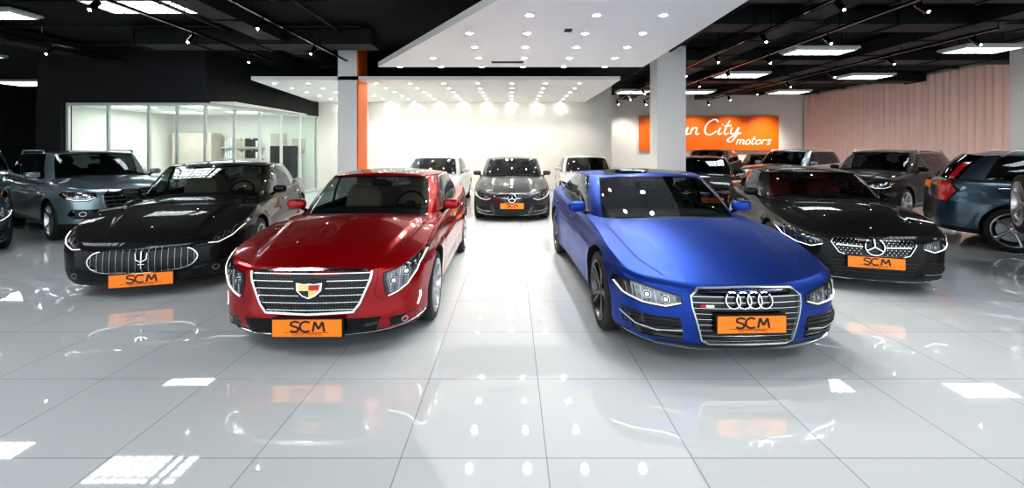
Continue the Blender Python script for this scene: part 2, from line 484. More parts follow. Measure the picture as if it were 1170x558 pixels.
def plate(P,b,z,zw=.14,hw=.27,y=None):
    h,_=proj(P,(0,z),'front');y=h.y-.035 if y is None else y
    b.box((0,y+.012,z),(hw*2+.02,.03,zw+.02),'plastic')
    b.box((0,y-.006,z),(hw*2,.012,zw),'plate_orange')
    s=zw/.14
    v,f=LOGO;b.add([(p[0]*s*1.1,y-.0145,z+.014*s+p[1]*s*.95) for p in v],f,'ink')
    v,f=SCM2;b.add([(p[0]*s,y-.0145,z-.050*s+p[1]*s*.8) for p in v],f,'ink')
    b.box((0,y-.013,z-.036*s),(hw*1.3,.002,.003),'ink')
def headlight(P,b,o,proj_c,ledpts,amber=None,body='lamp_lens',rad=.030,smooth=False):
    if smooth: o=smo(o,4)
    rad*=.78
    for s in (1,-1):
        q=o if s>0 else mir(o)
        patch(P,b,q,'front',.004,'lamp_dark',res=.03)
        ribbon(P,b,q,'front',.006,.004,'gap',closed=True)
        c=np.mean(np.array(q),axis=0);inner=[tuple(c+(np.array(p)-c)*.84) for p in q]
        patch(P,b,inner,'front',.007,body,res=.03,skirt=0)
        xs=[p[0] for p in inner];x0,x1=min(xs),max(xs)
        for k in range(1,8):
            x=x0+(x1-x0)*k/8;sp_=span(inner,x,0)
            if sp_ and sp_[1]-sp_[0]>.03: ribbon(P,b,[(x,sp_[0]+.01),(x+s*.01,sp_[1]-.01)],'front',.005,.004,'rim_silver' if k%2 else 'gap',off=.007)
        for (x,z) in proj_c:
            x*=s
            patch(P,b,circ(x,z,rad,16),'front',.013,'gloss_black',res=.02,skirt=0)
            ribbon(P,b,circ(x,z,rad,18),'front',.005,.010,'chrome',closed=True,off=.009)
            patch(P,b,circ(x,z,rad*.6,12),'front',.02,'rim_silver',res=.02,skirt=0)
        if ledpts:
            l=ledpts if s>0 else mir(ledpts)
            ribbon(P,b,l,'front',.008,.008,'led',off=.008)
        if amber:
            l=amber if s>0 else mir(amber); ribbon(P,b,l,'front',.018,.006,'amber',off=.008)
def star(P,b,z,r,off=.014,m='chrome'):
    ribbon(P,b,circ(0,z,r,28),'front',r*.16,.012,m,closed=True,off=off)
    for k in range(3):
        a=math.pi/2+k*2*math.pi/3
        ribbon(P,b,[(0,z),(r*math.cos(a),z+r*math.sin(a))],'front',r*.2,.010,m,off=off,step=.03)
# ---- front designs
def front_red(P,b):
    g=[(-.49,.690),(-.36,.702),(0,.708),(.36,.702),(.49,.690),(.475,.62),(.40,.44),(.35,.375),(0,.365),(-.35,.375),(-.40,.44),(-.475,.62)]
    patch(P,b,g,'front',.003,'gloss_black')
    hbars(P,b,g,6,.010,.012,'chrome'); hbars(P,b,g,18,.0025,.006,'rim_dark'); vbars(P,b,g,40,.002,.005,'rim_dark')
    ribbon(P,b,g,'front',.028,.026,'chrome',closed=True)
    sh=[(-.135,.630),(0,.640),(.135,.630),(.12,.545),(.06,.485),(0,.465),(-.06,.485),(-.12,.545)]
    patch(P,b,sh,'front',.018,'gloss_black',res=.03)
    cr=[(-.105,.613),(-.04,.603),(0,.608),(.04,.603),(.105,.613),(.10,.55),(.05,.505),(0,.485),(-.05,.505),(-.10,.55)]
    patch(P,b,cr,'front',.026,'chrome',res=.03)
    patch(P,b,[(-.085,.597),(0,.594),(0,.555),(-.08,.555)],'front',.029,'badge_gold',res=.03,skirt=0)
    patch(P,b,[(0,.55),(.08,.55),(.045,.515),(0,.50)],'front',.029,'badge_gold',res=.03,skirt=0)
    patch(P,b,[(0,.594),(.085,.597),(.08,.555),(0,.555)],'front',.029,'badge_red',res=.03,skirt=0)
    patch(P,b,[(0,.55),(-.08,.55),(-.045,.515),(0,.50)],'front',.029,'ink',res=.03,skirt=0)
    headlight(P,b,[(.60,.465),(.675,.49),(.755,.545),(.825,.65),(.868,.77),(.870,.83),(.82,.79),(.735,.725),(.645,.685),(.575,.665),(.57,.60)],[(.65,.60),(.74,.665)],[(.61,.477),(.675,.502),(.75,.555),(.815,.655),(.862,.79)],rad=.038)
    for s in (1,-1):
        ribbon(P,b,[(s*.835,.46),(s*.835,.41),(s*.82,.35)],'front',.010,.008,'led')
        q=[(s*x,z) for x,z in [(.62,.295),(.84,.315),(.855,.25),(.62,.215)]]
        patch(P,b,q,'front',.002,'gloss_black')
        ribbon(P,b,circ(s*.73,.262,.022,14),'front',.007,.01,'rim_silver',closed=True)
        # bumper shut line beside the grille
        ribbon(P,b,[(s*.53,.70),(s*.525,.60),(s*.50,.50),(s*.58,.44)],'front',.004,.001,'gap')
    patch(P,b,[(-.56,.315),(.56,.315),(.52,.205),(-.52,.205)],'front',.002,'gloss_black')
    ribbon(P,b,[(-.86,.245),(-.62,.20),(-.3,.183),(0,.18),(.3,.183),(.62,.20),(.86,.245)],'front',.012,.010,'chrome')
    plate(P,b,.262,.135,.275)
def front_blue(P,b):
    g=[(-.36,.625),(0,.632),(.36,.625),(.425,.575),(.42,.50),(.35,.245),(.30,.222),(-.30,.222),(-.35,.245),(-.42,.50),(-.425,.575)]
    patch(P,b,g,'front',.003,'gloss_black')
    hbars(P,b,g,10,.0055,.010,'chrome');hbars(P,b,[(x,z-.012) for x,z in g],10,.003,.008,'rim_dark')
    ribbon(P,b,g,'front',.018,.020,'rim_silver',closed=True)
    for k in range(4): ribbon(P,b,circ(-.123+k*.082,.548,.055,26),'front',.012,.014,'chrome',closed=True,off=.018)
    patch(P,b,[(-.36,.515),(-.26,.515),(-.26,.495),(-.36,.495)],'front',.016,'rim_silver',res=.03)
    patch(P,b,[(-.36,.515),(-.32,.515),(-.32,.495),(-.36,.495)],'front',.018,'badge_red',res=.03)
    headlight(P,b,[(.485,.505),(.60,.470),(.76,.485),(.88,.525),(.93,.595),(.915,.645),(.80,.64),(.64,.60),(.49,.565)],[(.60,.535),(.725,.56)],[(.495,.517),(.60,.485),(.76,.50),(.875,.54),(.915,.595)],rad=.034)
    for s in (1,-1):
        q=[(s*x,z) for x,z in [(.50,.40),(.70,.40),(.88,.425),(.87,.30),(.76,.235),(.47,.222)]]
        patch(P,b,q,'front',.002,'gloss_black')
        hbars(P,b,q,7,.004,.006,'rim_dark')
        ribbon(P,b,[(s*.485,.315),(s*.66,.30),(s*.80,.325),(s*.88,.385)],'front',.016,.022,'rim_silver')
    ribbon(P,b,[(-.86,.235),(-.65,.185),(-.35,.165),(0,.16),(.35,.165),(.65,.185),(.86,.235)],'front',.014,.014,'rim_silver')
    plate(P,b,.385,.125,.26)
def front_lux(P,b):
    g=smo([(-.52,.44),(-.46,.525),(-.25,.555),(0,.562),(.25,.555),(.46,.525),(.52,.44),(.46,.345),(.25,.30),(0,.29),(-.25,.30),(-.46,.345)],4)
    patch(P,b,g,'front',.003,'gloss_black')
    vbars(P,b,g,17,.0035,.012,'rim_silver')
    ribbon(P,b,g,'front',.016,.02,'chrome',closed=True)
    z=.435
    ribbon(P,b,[(0,z-.09),(0,z+.10)],'front',.014,.014,'chrome',off=.02)
    ribbon(P,b,[(-.055,z+.075),(-.05,z+.01),(0,z-.02),(.05,z+.01),(.055,z+.075)],'front',.013,.014,'chrome',off=.02)
    ribbon(P,b,[(-.03,z-.045),(.03,z-.045)],'front',.012,.012,'chrome',off=.02)
    headlight(P,b,[(.60,.565),(.70,.555),(.82,.61),(.91,.71),(.94,.80),(.85,.765),(.72,.69),(.61,.62)],[(.70,.61),(.78,.66)],[(.61,.572),(.70,.568),(.815,.625),(.90,.725)],rad=.030)
    for s in (1,-1):
        q=[(s*x,zz) for x,zz in [(.56,.30),(.84,.38),(.88,.30),(.80,.22),(.52,.20)]]
        patch(P,b,q,'front',.002,'plastic')
        ribbon(P,b,circ(s*.68,.275,.03,14),'front',.008,.01,'rim_silver',closed=True)
    patch(P,b,[(-.46,.26),(.46,.26),(.42,.17),(-.42,.17)],'front',.002,'plastic')
    plate(P,b,.215,.14,.30)
def front_star(P,b):
    g=[(-.37,.645),(0,.66),(.37,.645),(.41,.59),(.34,.475),(.28,.455),(-.28,.455),(-.34,.475),(-.41,.59)]
    patch(P,b,g,'front',.003,'gloss_black')
    for j in range(7):
        for i in range(-9,10):
            x=i*.042+(.021 if j%2 else 0);z=.475+j*.026
            if inpoly(x,z,g) and abs(x)>.12: patch(P,b,circ(x,z,.0055,6),'front',.008,'rim_silver',res=.03,skirt=0)
    for sg in (1,-1): ribbon(P,b,[(sg*.11,.555),(sg*.36,.565)],'front',.020,.014,'chrome')
    ribbon(P,b,g,'front',.013,.016,'chrome',closed=True)
    star(P,b,.558,.092,off=.022)
    headlight(P,b,[(.475,.55),(.58,.50),(.74,.53),(.85,.60),(.89,.68),(.875,.735),(.75,.695),(.60,.635),(.49,.605)],[(.60,.572),(.73,.615)],[(.49,.552),(.60,.515),(.73,.545),(.835,.61),(.87,.68)],rad=.036)
    lo=[(-.44,.40),(.44,.40),(.37,.20),(-.37,.20)]
    patch(P,b,lo,'front',.002,'plastic');hbars(P,b,lo,5,.005,.006,'rim_dark')
    for s in (1,-1):
        q=[(s*x,zz) for x,zz in [(.52,.40),(.66,.385),(.84,.42),(.85,.30),(.76,.225),(.46,.215)]]
        patch(P,b,q,'front',.002,'plastic');hbars(P,b,q,4,.005,.006,'rim_dark')
        ribbon(P,b,[(s*.50,.26),(s*.7,.26),(s*.83,.33)],'front',.012,.01,'chrome')
    ribbon(P,b,[(-.80,.215),(-.5,.172),(0,.16),(.5,.172),(.80,.215)],'front',.014,.012,'chrome')
    plate(P,b,.385,.125,.27)
def front_suv(P,b):
    g=[(-.34,.90),(0,.91),(.34,.90),(.42,.83),(.40,.66),(.33,.50),(.27,.47),(-.27,.47),(-.33,.50),(-.40,.66),(-.42,.83)]
    patch(P,b,g,'front',.003,'gloss_black');hbars(P,b,g,6,.012,.012,'rim_silver');vbars(P,b,g,9,.006,.008,'rim_dark')
    ribbon(P,b,g,'front',.030,.022,'chrome',closed=True)
    for k in range(4): ribbon(P,b,circ(-.117+k*.078,.80,.052,20),'front',.013,.014,'chrome',closed=True,off=.018)
    headlight(P,b,[(.50,.80),(.60,.735),(.76,.735),(.86,.78),(.90,.86),(.87,.915),(.74,.905),(.52,.88)],[(.60,.81),(.74,.83)],[(.52,.80),(.62,.755),(.76,.755),(.85,.80)],amber=[(.84,.83),(.87,.88)],rad=.045)
    for s in (1,-1):
        q=[(s*x,z) for x,z in [(.48,.58),(.80,.60),(.84,.50),(.76,.42),(.46,.42)]]
        patch(P,b,q,'front',.002,'gloss_black');ribbon(P,b,circ(s*.68,.51,.04,14),'front',.01,.01,'chrome',closed=True)
    patch(P,b,[(-.70,.40),(.70,.40),(.62,.28),(-.62,.28)],'front',.003,'plastic')
    ribbon(P,b,[(-.7,.26),(0,.25),(.7,.26)],'front',.05,.012,'rim_silver')
    plate(P,b,.56,.13,.26)
# ---- full type
def build_type(P):
    P.y0=P.g['y0']
    Bc,Tc,seg=gh_keys(P)
    body=build_lower(P)
    cabin=build_green(P,Bc,Tc,seg)
    parts=[('body',body,None),('cabin',cabin,None)]
    b=MB();P.frontfn(P,b)
    w=P.W/2;g=P.g
    for s in (1,-1):
        pl='s+' if s>0 else 's-'
        zb=P.ftop(g['y1'])-.06
        sill=P.bot0+.10
        fy=g['y1']+.08
        ribbon(P,b,[(fy,zb-.02),(fy-.03,.55*P.zs),(fy+.02,sill)],pl,.007,.001,'gap')
        by=g['yb']+.05
        ribbon(P,b,[(by,P.ftop(by)-.05),(by,.5),(by-.02,sill)],pl,.007,.001,'gap')
        ribbon(P,b,[(fy+.02,sill),(by-.02,sill)],pl,.007,.001,'gap')
        if P.doors==4:
            ry=g['yc']-.03
            ribbon(P,b,[(by,sill),(P.ax2-P.R-.10,sill),(P.ax2-P.R*.75-.05,P.R+P.R*.95),(ry,P.ftop(ry)-.10)],pl,.007,.001,'gap')
        hs=[by-.22]+([g['yc']-.25] if P.doors==4 else [])
        for hy in hs:
            h,nr=proj(P,(hy,P.ftop(hy)-.13),pl)
            b.sell((h.x+s*.018,hy,h.z),(.025,.20,.028),'PAINT' if not P.chrome else 'chrome',e=.5,nu=12,nv=6)
        if P.chrome: ribbon(P,b,[(P.ax1+P.R+.12,P.bot0+.09),(P.ax2-P.R-.12,P.bot0+.09)],pl,.014,.006,'chrome')
        ribbon(P,b,[(s*x*w,y) for x,y in P.hood],'top',.006,.001,'gap')
        my=g['y1']+.30;mz=P.ftop(my)+.09
        b.sell((s*(w+.02),my,mz),(.21,.11,.12),'PAINT',e=.6,rot=Matrix.Rotation(s*-.2,3,'Z'))
        b.sell((s*(w+.025),my+.052,mz),(.17,.03,.095),'chrome',e=.5)
        b.tube([(s*(w-.13),my+.02,mz-.10),(s*(w-.06),my,mz-.06),(s*(w-.02),my,mz-.04)],.020,'gloss_black')
        q=[(s*x,z) for x,z in P.tail]
        patch(P,b,q,'rear',.006,'tail_red');ribbon(P,b,q,'rear',.012,.006,'gap',closed=True)
        if P.vtail:
            n=len(P.G);i0=int(n*.80)
            st=[P.G[i0][k] for k in range(0,9)];st2=[P.G[i0+2][k] for k in range(0,9)]
            v=[(s*(p[0]+.012),p[1]+.01,p[2]) for p in st]+[(s*(p[0]+.012),p[1]+.015,p[2]) for p in st2]
            b.add(v,[(k,k+1,9+k+1,9+k) for k in range(8)],'tail_red')
        zc=P.ftop(g['y0'])+P.fcrown(g['y0'])
        b.tube([(s*.08,g['y0']-.01,zc-.01),(s*.35,g['y0']+.05,zc+.012),(s*.62,g['y0']+.16,zc-.005)],.009,'plastic',n=6)
    patch(P,b,[(-.26,P.tail[0][1]-.02),(.26,P.tail[0][1]-.02),(.26,P.tail[0][1]-.14),(-.26,P.tail[0][1]-.14)],'rear',.012,'plate_orange')
    it=P.interior;zb=P.ftop(g['yb']);yd=g['y0']+.50
    b.sell((0,yd,zb-.06),(P.wB*1.7,.55,.18),'cloth_black',e=.5,nu=20)
    r=Matrix.Rotation(math.radians(-16),3,'X')
    sy=g['yb']-.02
    for s in (1,-1):
        b.sell((s*.36,sy,zb-.10),(.50,.16,.72),it,e=.55,rot=r)
        b.sell((s*.36,sy+.10,zb+.30*P.hs),(.26,.11,.18),it,e=.6,rot=r)
        b.sell((s*.36,sy-.28,zb-.35),(.50,.55,.18),it,e=.55)
        b.sell((s*.34,min(g['yc'],sy+.85)+.05,zb+.16),(.25,.10,.16),it,e=.6,rot=r)
    b.sell((0,min(g['yc'],sy+.85),zb-.12),(1.25,.18,.52),it,e=.5,rot=r)
    c=Vector((.36,yd+.33,zb+.02));rt=Matrix.Rotation(math.radians(-25),3,'X')
    ring=[c+rt@Vector((.18*math.cos(t*math.pi/12),0,.18*math.sin(t*math.pi/12))) for t in range(25)]
    b.tube(ring,.016,'cloth_black');b.sell(tuple(c),(.12,.05,.10),'cloth_black',rot=rt)
    b.tube([c+rt@Vector((-.17,0,0)),c+rt@Vector((.17,0,0))],.015,'cloth_black')
    b.sell((0,g['t0']+.02,P.H-.15),(.24,.03,.07),'gloss_black',e=.6)
    if P.rails:
        for s in (1,-1):
            x=P.wR-.02;z=P.H-.02
            b.tube([(s*x,g['t1']+.25,z-.045),(s*x,g['t1']+.35,z+.02),(s*x,g['tc']-.15,z+.015),(s*x,g['tc'],z-.07)],.018,'rim_silver')
    parts.append(('trim',b.mesh('trim',angle=40,merge=False),None))
    wm=wheel(P.R,P.wstyle)
    k=1
    for ya in (P.ax1,P.ax2):
        for s in (1,-1):
            M=Matrix.Translation((s*(w-.125),ya,P.R))
            if s<0: M=M@Matrix.Rotation(math.pi,4,'Z')
            parts.append((f'wheel_{k}',wm,M));k+=1
    if P.spare:
        parts.append(('spare_wheel',wheel(.38,'5s'),Matrix.Translation((0,P.L+.08,.98))@Matrix.Rotation(math.pi/2,4,'Z')))
    return parts
def base_params():
    P=Car()
    P.side=[(.12,.12),(.2,.06),(.28,.035),(.42,.022),(.58,.004),(.69,.0),(.705,.008),(.80,.018),(.95,.038),(1.1,.07)]
    P.front=[(.12,.12),(.17,.04),(.24,.012),(.4,.0),(.55,.01),(.7,.04),(.85,.09)]
    P.rear=[(.18,.12),(.28,.03),(.45,.0),(.62,.01),(.8,.045),(1.0,.06)]
    P.rr=.10;P.rd=.036;P.flare=.012;P.blackz=.20;P.ridge=.014;P.bulge=.022;P.rd2=.0;P.zs=1;P.hs=1;P.dome=(.42,.66);P.spine=0
    P.chrome=True;P.rglass='car_glass';P.roofglass=None;P.doors=4;P.rails=False;P.spare=False;P.vtail=False
    P.interior='cloth_black';P.bot0=.15;P.wstyle='5s'
    P.hood=[(.60,.20),(.74,.45),(.80,.85),(.83,1.25)]
    P.tail=[(.50,.86),(.86,.88),(.88,.74),(.70,.70),(.52,.74)]
    return P
def sedan(L=4.64,W=1.81,H=1.42):
    P=base_params();P.L,P.W,P.H=L,W,H;P.R=.335
    P.ax1=.82;P.ax2=.82+2.78
    P.plan=[(0,0),(.30,.014),(.55,.055),(.76,.135),(.89,.26),(.962,.48),(.993,.80),(1,1.2),(1,L/2),(1,L-1.3),(.985,L-.8),(.94,L-.38),(.82,L-.13),(.55,L-.03),(0,L)]
    P.top=[(0,.755),(.2,.80),(.5,.85),(1.25,.925),(2,.95),(3,.975),(L-.8,1.02),(L-.25,1.04),(L,1.0)]
    P.crown=[(0,.05),(.6,.07),(1.3,.065),(L-1,.05),(L,.03)]
    P.bot=[(0,.16),(.6,.15),(L-.7,.17),(L,.22)]
    P.wB=W/2-.095;P.wR=W/2-.215
    P.g=dict(y0=1.26,y1=1.47,yb=2.38,yc=3.35,yd=3.72,ye=3.92,t0=2.0,t1=2.07,tb=2.45,tc=3.02,td=3.16,te=3.28)
    return P
P1=sedan();P1.frontfn=front_red;P1.interior='cloth_beige';P1.roofglass=(2.08,2.75,.50);P1.wstyle='10s'
P1.plan=[(0,0),(.30,.015),(.54,.04),(.64,.07),(.84,.16),(.935,.26),(.98,.44),(.997,.80),(1,1.2)]+P1.plan[8:]
P1.rd=.022;P1.rr=.055;P1.ridge=.030;P1.dome=(.50,.68);P1.spine=.006
P1.top=[(0,.722),(.2,.775),(.5,.84),(1.15,.925),(2,.955),(3,.98),(3.84,1.02),(4.39,1.04),(4.64,1.0)]
P1.crown=[(0,.02),(.6,.03),(1.3,.045),(3.6,.05),(4.64,.03)]
P1.side=[(.12,.12),(.2,.06),(.28,.03),(.42,.026),(.56,.010),(.70,.0),(.71,.014),(.80,.022),(.95,.038),(1.1,.07)]
P1.front=[(.12,.12),(.17,.035),(.24,.008),(.33,.0),(.42,.006),(.55,.012),(.7,.03),(.85,.08)]
P1.g.update(y0=1.15,y1=1.36,t0=1.91,t1=1.98)
T_red=build_type(P1)
P2=sedan(4.97,1.91,1.42)
P2.ax1=.86;P2.ax2=.86+2.91;P2.R=.36;P2.wstyle='5td';P2.frontfn=front_blue
P2.plan=[(0,0),(.30,.012),(.46,.035),(.60,.075),(.80,.15),(.915,.26),(.97,.46),(.995,.80),(1,1.2)]+P2.plan[8:]
P2.top=[(0,.648),(.2,.705),(.5,.785),(1.2,.905),(2,.945),(3,.97),(3.9,1.0),(4.7,1.0),(4.97,.96)]
P2.front=[(.12,.12),(.17,.04),(.24,.012),(.4,.0),(.52,.01),(.6,.03),(.75,.08)]
P2.side=[(.12,.12),(.2,.06),(.28,.03),(.42,.022),(.58,.004),(.71,.0),(.72,.014),(.80,.024),(.95,.042),(1.1,.07)]
P2.g=dict(y0=1.24,y1=1.46,yb=2.46,yc=3.75,yd=4.28,ye=4.62,t0=2.03,t1=2.10,tb=2.54,tc=3.25,td=3.38,te=3.52)
P2.rd=.028;P2.rr=.07;P2.rd2=.02;P2.roofglass=(2.12,2.85,.54);P2.chrome=False;P2.ridge=.026;P2.flare=.022;P2.dome=(.42,.70)
P2.crown=[(0,.025),(.6,.04),(1.3,.05),(3.9,.05),(4.97,.03)]
T_blue=build_type(P2)
P3=sedan(5.2,1.95,1.48)
P3.ax1=.95;P3.ax2=.95+3.15;P3.R=.36;P3.wstyle='7s';P3.frontfn=front_lux
P3.top=[(0,.625),(.2,.69),(.5,.785),(.95,.885),(1.4,.92),(2.2,.96),(3.4,.985),(4.4,1.05),(5.0,1.04),(5.2,1.0)]
P3.front=[(.12,.12),(.17,.05),(.24,.02),(.38,.0),(.5,.01),(.58,.03),(.75,.09)]
P3.g=dict(y0=1.44,y1=1.66,yb=2.66,yc=3.85,yd=4.2,ye=4.42,t0=2.22,t1=2.29,tb=2.74,tc=3.42,td=3.58,te=3.72);P3.interior='cloth_beige'
P3.ridge=.026
T_lux=build_type(P3)
P4=sedan(4.7,1.80,1.38)
P4.frontfn=front_star;P4.doors=2;P4.interior='cloth_red';P4.roofglass=(2.2,3.1,.50)
P4.top=[(0,.675),(.2,.73),(.5,.80),(1.25,.90),(2,.93),(3,.95),(3.9,.99),(4.45,1.0),(4.7,.95)]
P4.g=dict(y0=1.24,y1=1.45,yb=2.62,yc=3.4,yd=3.8,ye=4.0,t0=1.98,t1=2.05,tb=2.66,tc=3.05,td=3.2,te=3.34);P4.wstyle='5ts'
T_coupe=build_type(P4)
P5=sedan(4.87,1.85,1.47)
P5.frontfn=front_star;P5.ax2=.82+2.87;P5.R=.34
P5.top=[(0,.69),(.2,.745),(.5,.82),(1.25,.925),(2,.96),(3,.985),(4,1.03),(4.6,1.04),(4.87,1.0)]
P5.g=dict(y0=1.28,y1=1.50,yb=2.46,yc=3.5,yd=3.9,ye=4.12,t0=2.0,t1=2.08,tb=2.52,tc=3.15,td=3.3,te=3.45)
T_esed=build_type(P5)
def suv(L=4.65,W=1.90,H=1.66):
    P=base_params();P.L,P.W,P.H=L,W,H;P.R=.365;P.zs=1.15;P.hs=1.1
    P.ax1=.88;P.ax2=.88+2.81;P.bot0=.24
    P.plan=[(0,0),(.30,.012),(.58,.05),(.78,.13),(.90,.27),(.965,.50),(.995,.85),(1,1.2),(1,L/2),(1,L-1.0),(.99,L-.5),(.955,L-.22),(.84,L-.08),(.55,L-.02),(0,L)]
    P.top=[(0,.935),(.2,.98),(.5,1.02),(1.25,1.08),(2,1.10),(3,1.13),(L-.6,1.17),(L-.1,1.17),(L,1.12)]
    P.crown=[(0,.05),(.6,.075),(1.3,.07),(L-1,.05),(L,.02)]
    P.bot=[(0,.25),(.6,.22),(L-.7,.24),(L,.30)]
    P.side=[(.2,.12),(.27,.05),(.35,.03),(.5,.02),(.7,.004),(.83,.0),(.845,.008),(.95,.02),(1.1,.045),(1.3,.07)]
    P.front=[(.2,.12),(.26,.05),(.35,.015),(.5,.0),(.7,.01),(.85,.03),(1.0,.08)]
    P.rear=[(.24,.10),(.36,.02),(.5,.0),(.75,.02),(.95,.04),(1.2,.06)]
    P.wB=W/2-.105;P.wR=W/2-.22;P.blackz=.33
    P.g=dict(y0=1.22,y1=1.42,yb=2.35,yc=L-.62,yd=L-.33,ye=L-.16,t0=1.85,t1=1.93,tb=2.42,tc=L-.85,td=L-.68,te=L-.52)
    P.rails=True;P.tail=[(.55,1.06),(.88,1.08),(.90,.90),(.74,.86),(.56,.90)];P.frontfn=front_suv;P.rglass='dark_glass';P.flare=.025
    return P
T_suv=build_type(suv())
P7=suv(4.4,1.92,1.85);P7.spare=True;P7.rails=False;P7.chrome=False
P7.g['te']=P7.L-.22;P7.g['td']=P7.L-.34;P7.g['tc']=P7.L-.5;P7.wR=P7.W/2-.20
T_jeep=build_type(P7)
P8=suv(4.65,1.90,1.66);P8.tail=[(.66,1.12),(.84,1.14),(.90,.98),(.88,.78),(.76,.80),(.72,.95)];P8.vtail=True
T_cross=build_type(P8)
def place(name,T,paint,x,y,deg):
    e=bpy.data.objects.new(name,None);e.empty_display_size=.3;COL.objects.link(e)
    e.location=(x,y,0);e.rotation_euler=(0,0,math.radians(deg))
    for nm,me,M in T:
        if nm in('body','cabin','trim'):
            me=me.copy()
            for i,m in enumerate(me.materials):
                if m and m.name=='paint_grey': me.materials[i]=MAT[paint]
        o=bpy.data.objects.new(nm,me);COL.objects.link(o);o.parent=e
        if M is not None:o.matrix_local=M
    return e
place('red_sedan',T_red,'paint_red',-1.64,3.42,0.5)
place('blue_fastback_sedan',T_blue,'paint_blue',1.79,3.20,2.0)
place('black_luxury_sedan',T_lux,'paint_black',-4.2,4.8,17)
place('black_coupe',T_coupe,'paint_black',4.2,4.9,-18)
place('grey_sedan',T_esed,'paint_grey',0.0,9.7,0)
place('white_sedan',T_esed,'paint_white',-2.35,10.9,0)
place('white_sedan',T_esed,'paint_white',2.35,12.0,-3)
place('silver_suv',T_suv,'paint_silver',-7.35,8.2,60)
place('silver_suv',T_suv,'paint_silver',-13.0,10.3,60)
place('grey_sedan',T_esed,'paint_slate',-8.45,6.1,60)
place('black_sedan',T_esed,'paint_black',5.1,10.8,-18)
place('silver_suv',T_suv,'paint_silver',8.6,14.8,-60)
place('black_suv',T_suv,'paint_black_satin',8.3,10.6,-62)
place('black_suv',T_suv,'paint_black_satin',7.4,17.2,-40)
place('black_sedan',T_esed,'paint_black_satin',10.4,18.2,-40)
def place_rear(name,T,paint,L,x,y,deg):
    th=math.radians(deg);place(name,T,paint,x+L*math.sin(th),y-L*math.cos(th),deg)
place_rear('grey_crossover',T_cross,'paint_slate',4.65,8.0,8.2,52)
place_rear('dark_offroader',T_jeep,'paint_black',4.4,6.75,5.4,52)
# ------------------------------------------------------------ room
def floor_mat():
    m=bpy.data.materials.new('floor_tiles');m.use_nodes=True;nt=m.node_tree;b=nt.nodes['Principled BSDF']
    tc=nt.nodes.new('ShaderNodeTexCoord');mp=nt.nodes.new('ShaderNodeMapping')
    mp.inputs['Location'].default_value=(-.19+.8*40,-3.12+.8*40,0)
    br=nt.nodes.new('ShaderNodeTexBrick');br.offset=0;br.squash=1
    br.inputs['Scale'].default_value=1;br.inputs['Brick Width'].default_value=.8;br.inputs['Row Height'].default_value=.8
    br.inputs['Mortar Size'].default_value=.0035;br.inputs['Mortar Smooth'].default_value=.2
    br.inputs['Color1'].default_value=(.72,.76,.78,1);br.inputs['Color2'].default_value=(.69,.73,.75,1);br.inputs['Mortar'].default_value=(.36,.39,.42,1)
    nt.links.new(tc.outputs['Object'],mp.inputs[0]);nt.links.new(mp.outputs[0],br.inputs['Vector'])
    nt.links.new(br.outputs['Color'],b.inputs['Base Color'])
    b.inputs['Roughness'].default_value=.02;b.inputs['IOR'].default_value=2.3;b.inputs['Specular IOR Level'].default_value=.5
    n=nt.nodes.new('ShaderNodeTexNoise');n.inputs['Scale'].default_value=1.3
    nt.links.new(tc.outputs['Object'],n.inputs['Vector'])
    bp=nt.nodes.new('ShaderNodeBump');bp.inputs['Strength'].default_value=.02;bp.inputs['Distance'].default_value=.02
    nt.links.new(n.outputs['Fac'],bp.inputs['Height']);nt.links.new(bp.outputs['Normal'],b.inputs['Normal'])
    MAT['floor']=m
floor_mat()
mat('wall_white',(.88,.87,.82),0,.6,noise=.02,nscale=2)
mat('ceil_white',(.93,.93,.92),0,.6,noise=.01,nscale=2)
mat('ceil_black',(.004,.0045,.006),0,.8,spec=.2,noise=.3,nscale=2)
mat('duct_black',(.007,.008,.011),.0,.6,spec=.3,noise=.3,nscale=3)
mat('fascia_dark',(.009,.011,.014),0,.5,spec=.3,noise=.2,nscale=3)
mat('orange_paint',(.90,.18,.008),0,.4,noise=.03,nscale=3)
mat('curtain',(.90,.68,.61),0,.85,noise=.06,nscale=1.5)
mat('light_panel',(1,1,1),0,.5,emit=(.95,.98,1),es=10)
mat('office_panel',(1,1,1),0,.5,emit=(.95,.98,1),es=3)
mat('downlight',(1,1,1),0,.5,emit=(1,.95,.87),es=90)
mat('frame_white',(.75,.77,.76),.3,.4)
mat('cabinet',(.62,.56,.48),0,.5,noise=.1,nscale=6)
mat('paper',(.8,.82,.85),0,.6,noise=.2,nscale=9)
mat('sign_white',(.95,.93,.9),0,.4,emit=(1,.95,.9),es=.6)
CH=4.5
box('floor',(-24,16),(-6,24),(-.1,0),'floor')
box('ceiling',(-24.2,15.4),(-6,24),(CH,CH+.1),'ceil_black')
box('wall_back',(-8.2,4.0),(17,17.2),(0,CH),'wall_white')
box('wall_return',(3.8,4.0),(17.2,22),(0,CH),'wall_white')
box('wall_back_right',(4.0,15.4),(22,22.2),(0,CH),'wall_white')
box('wall_right',(15.25,15.45),(-6,22),(0,CH),'wall_white')
box('wall_left',(-24.2,-24),(-6,24),(0,CH),'fascia_dark')
box('wall_back_left',(-24,-8.2),(22,22.2),(0,CH),'fascia_dark')
box('baseboard_back',(-8.0,3.99),(16.98,17),(0,.10),'frame_white')
v=[];f=[];n=700
for i in range(n+1):
    y=6+(21.9-6)*i/n;x=15.12+.045*math.sin(i*.55)+.02*math.sin(i*.213)
    v+=[(x,y,.05),(x+.0,y,CH-.12)]
    if i: f.append((2*i-2,2*i,2*i+1,2*i-1))
b=MB();b.add(v,f,'curtain');mkobj('curtain',b.mesh('curtain'))
box('column',(-4.74,-4.22),(11.5,12.2),(0,CH),'ceil_white')
box('column_orange_cladding',(-4.22,-4.18),(11.5,12.2),(0,CH),'orange_paint')
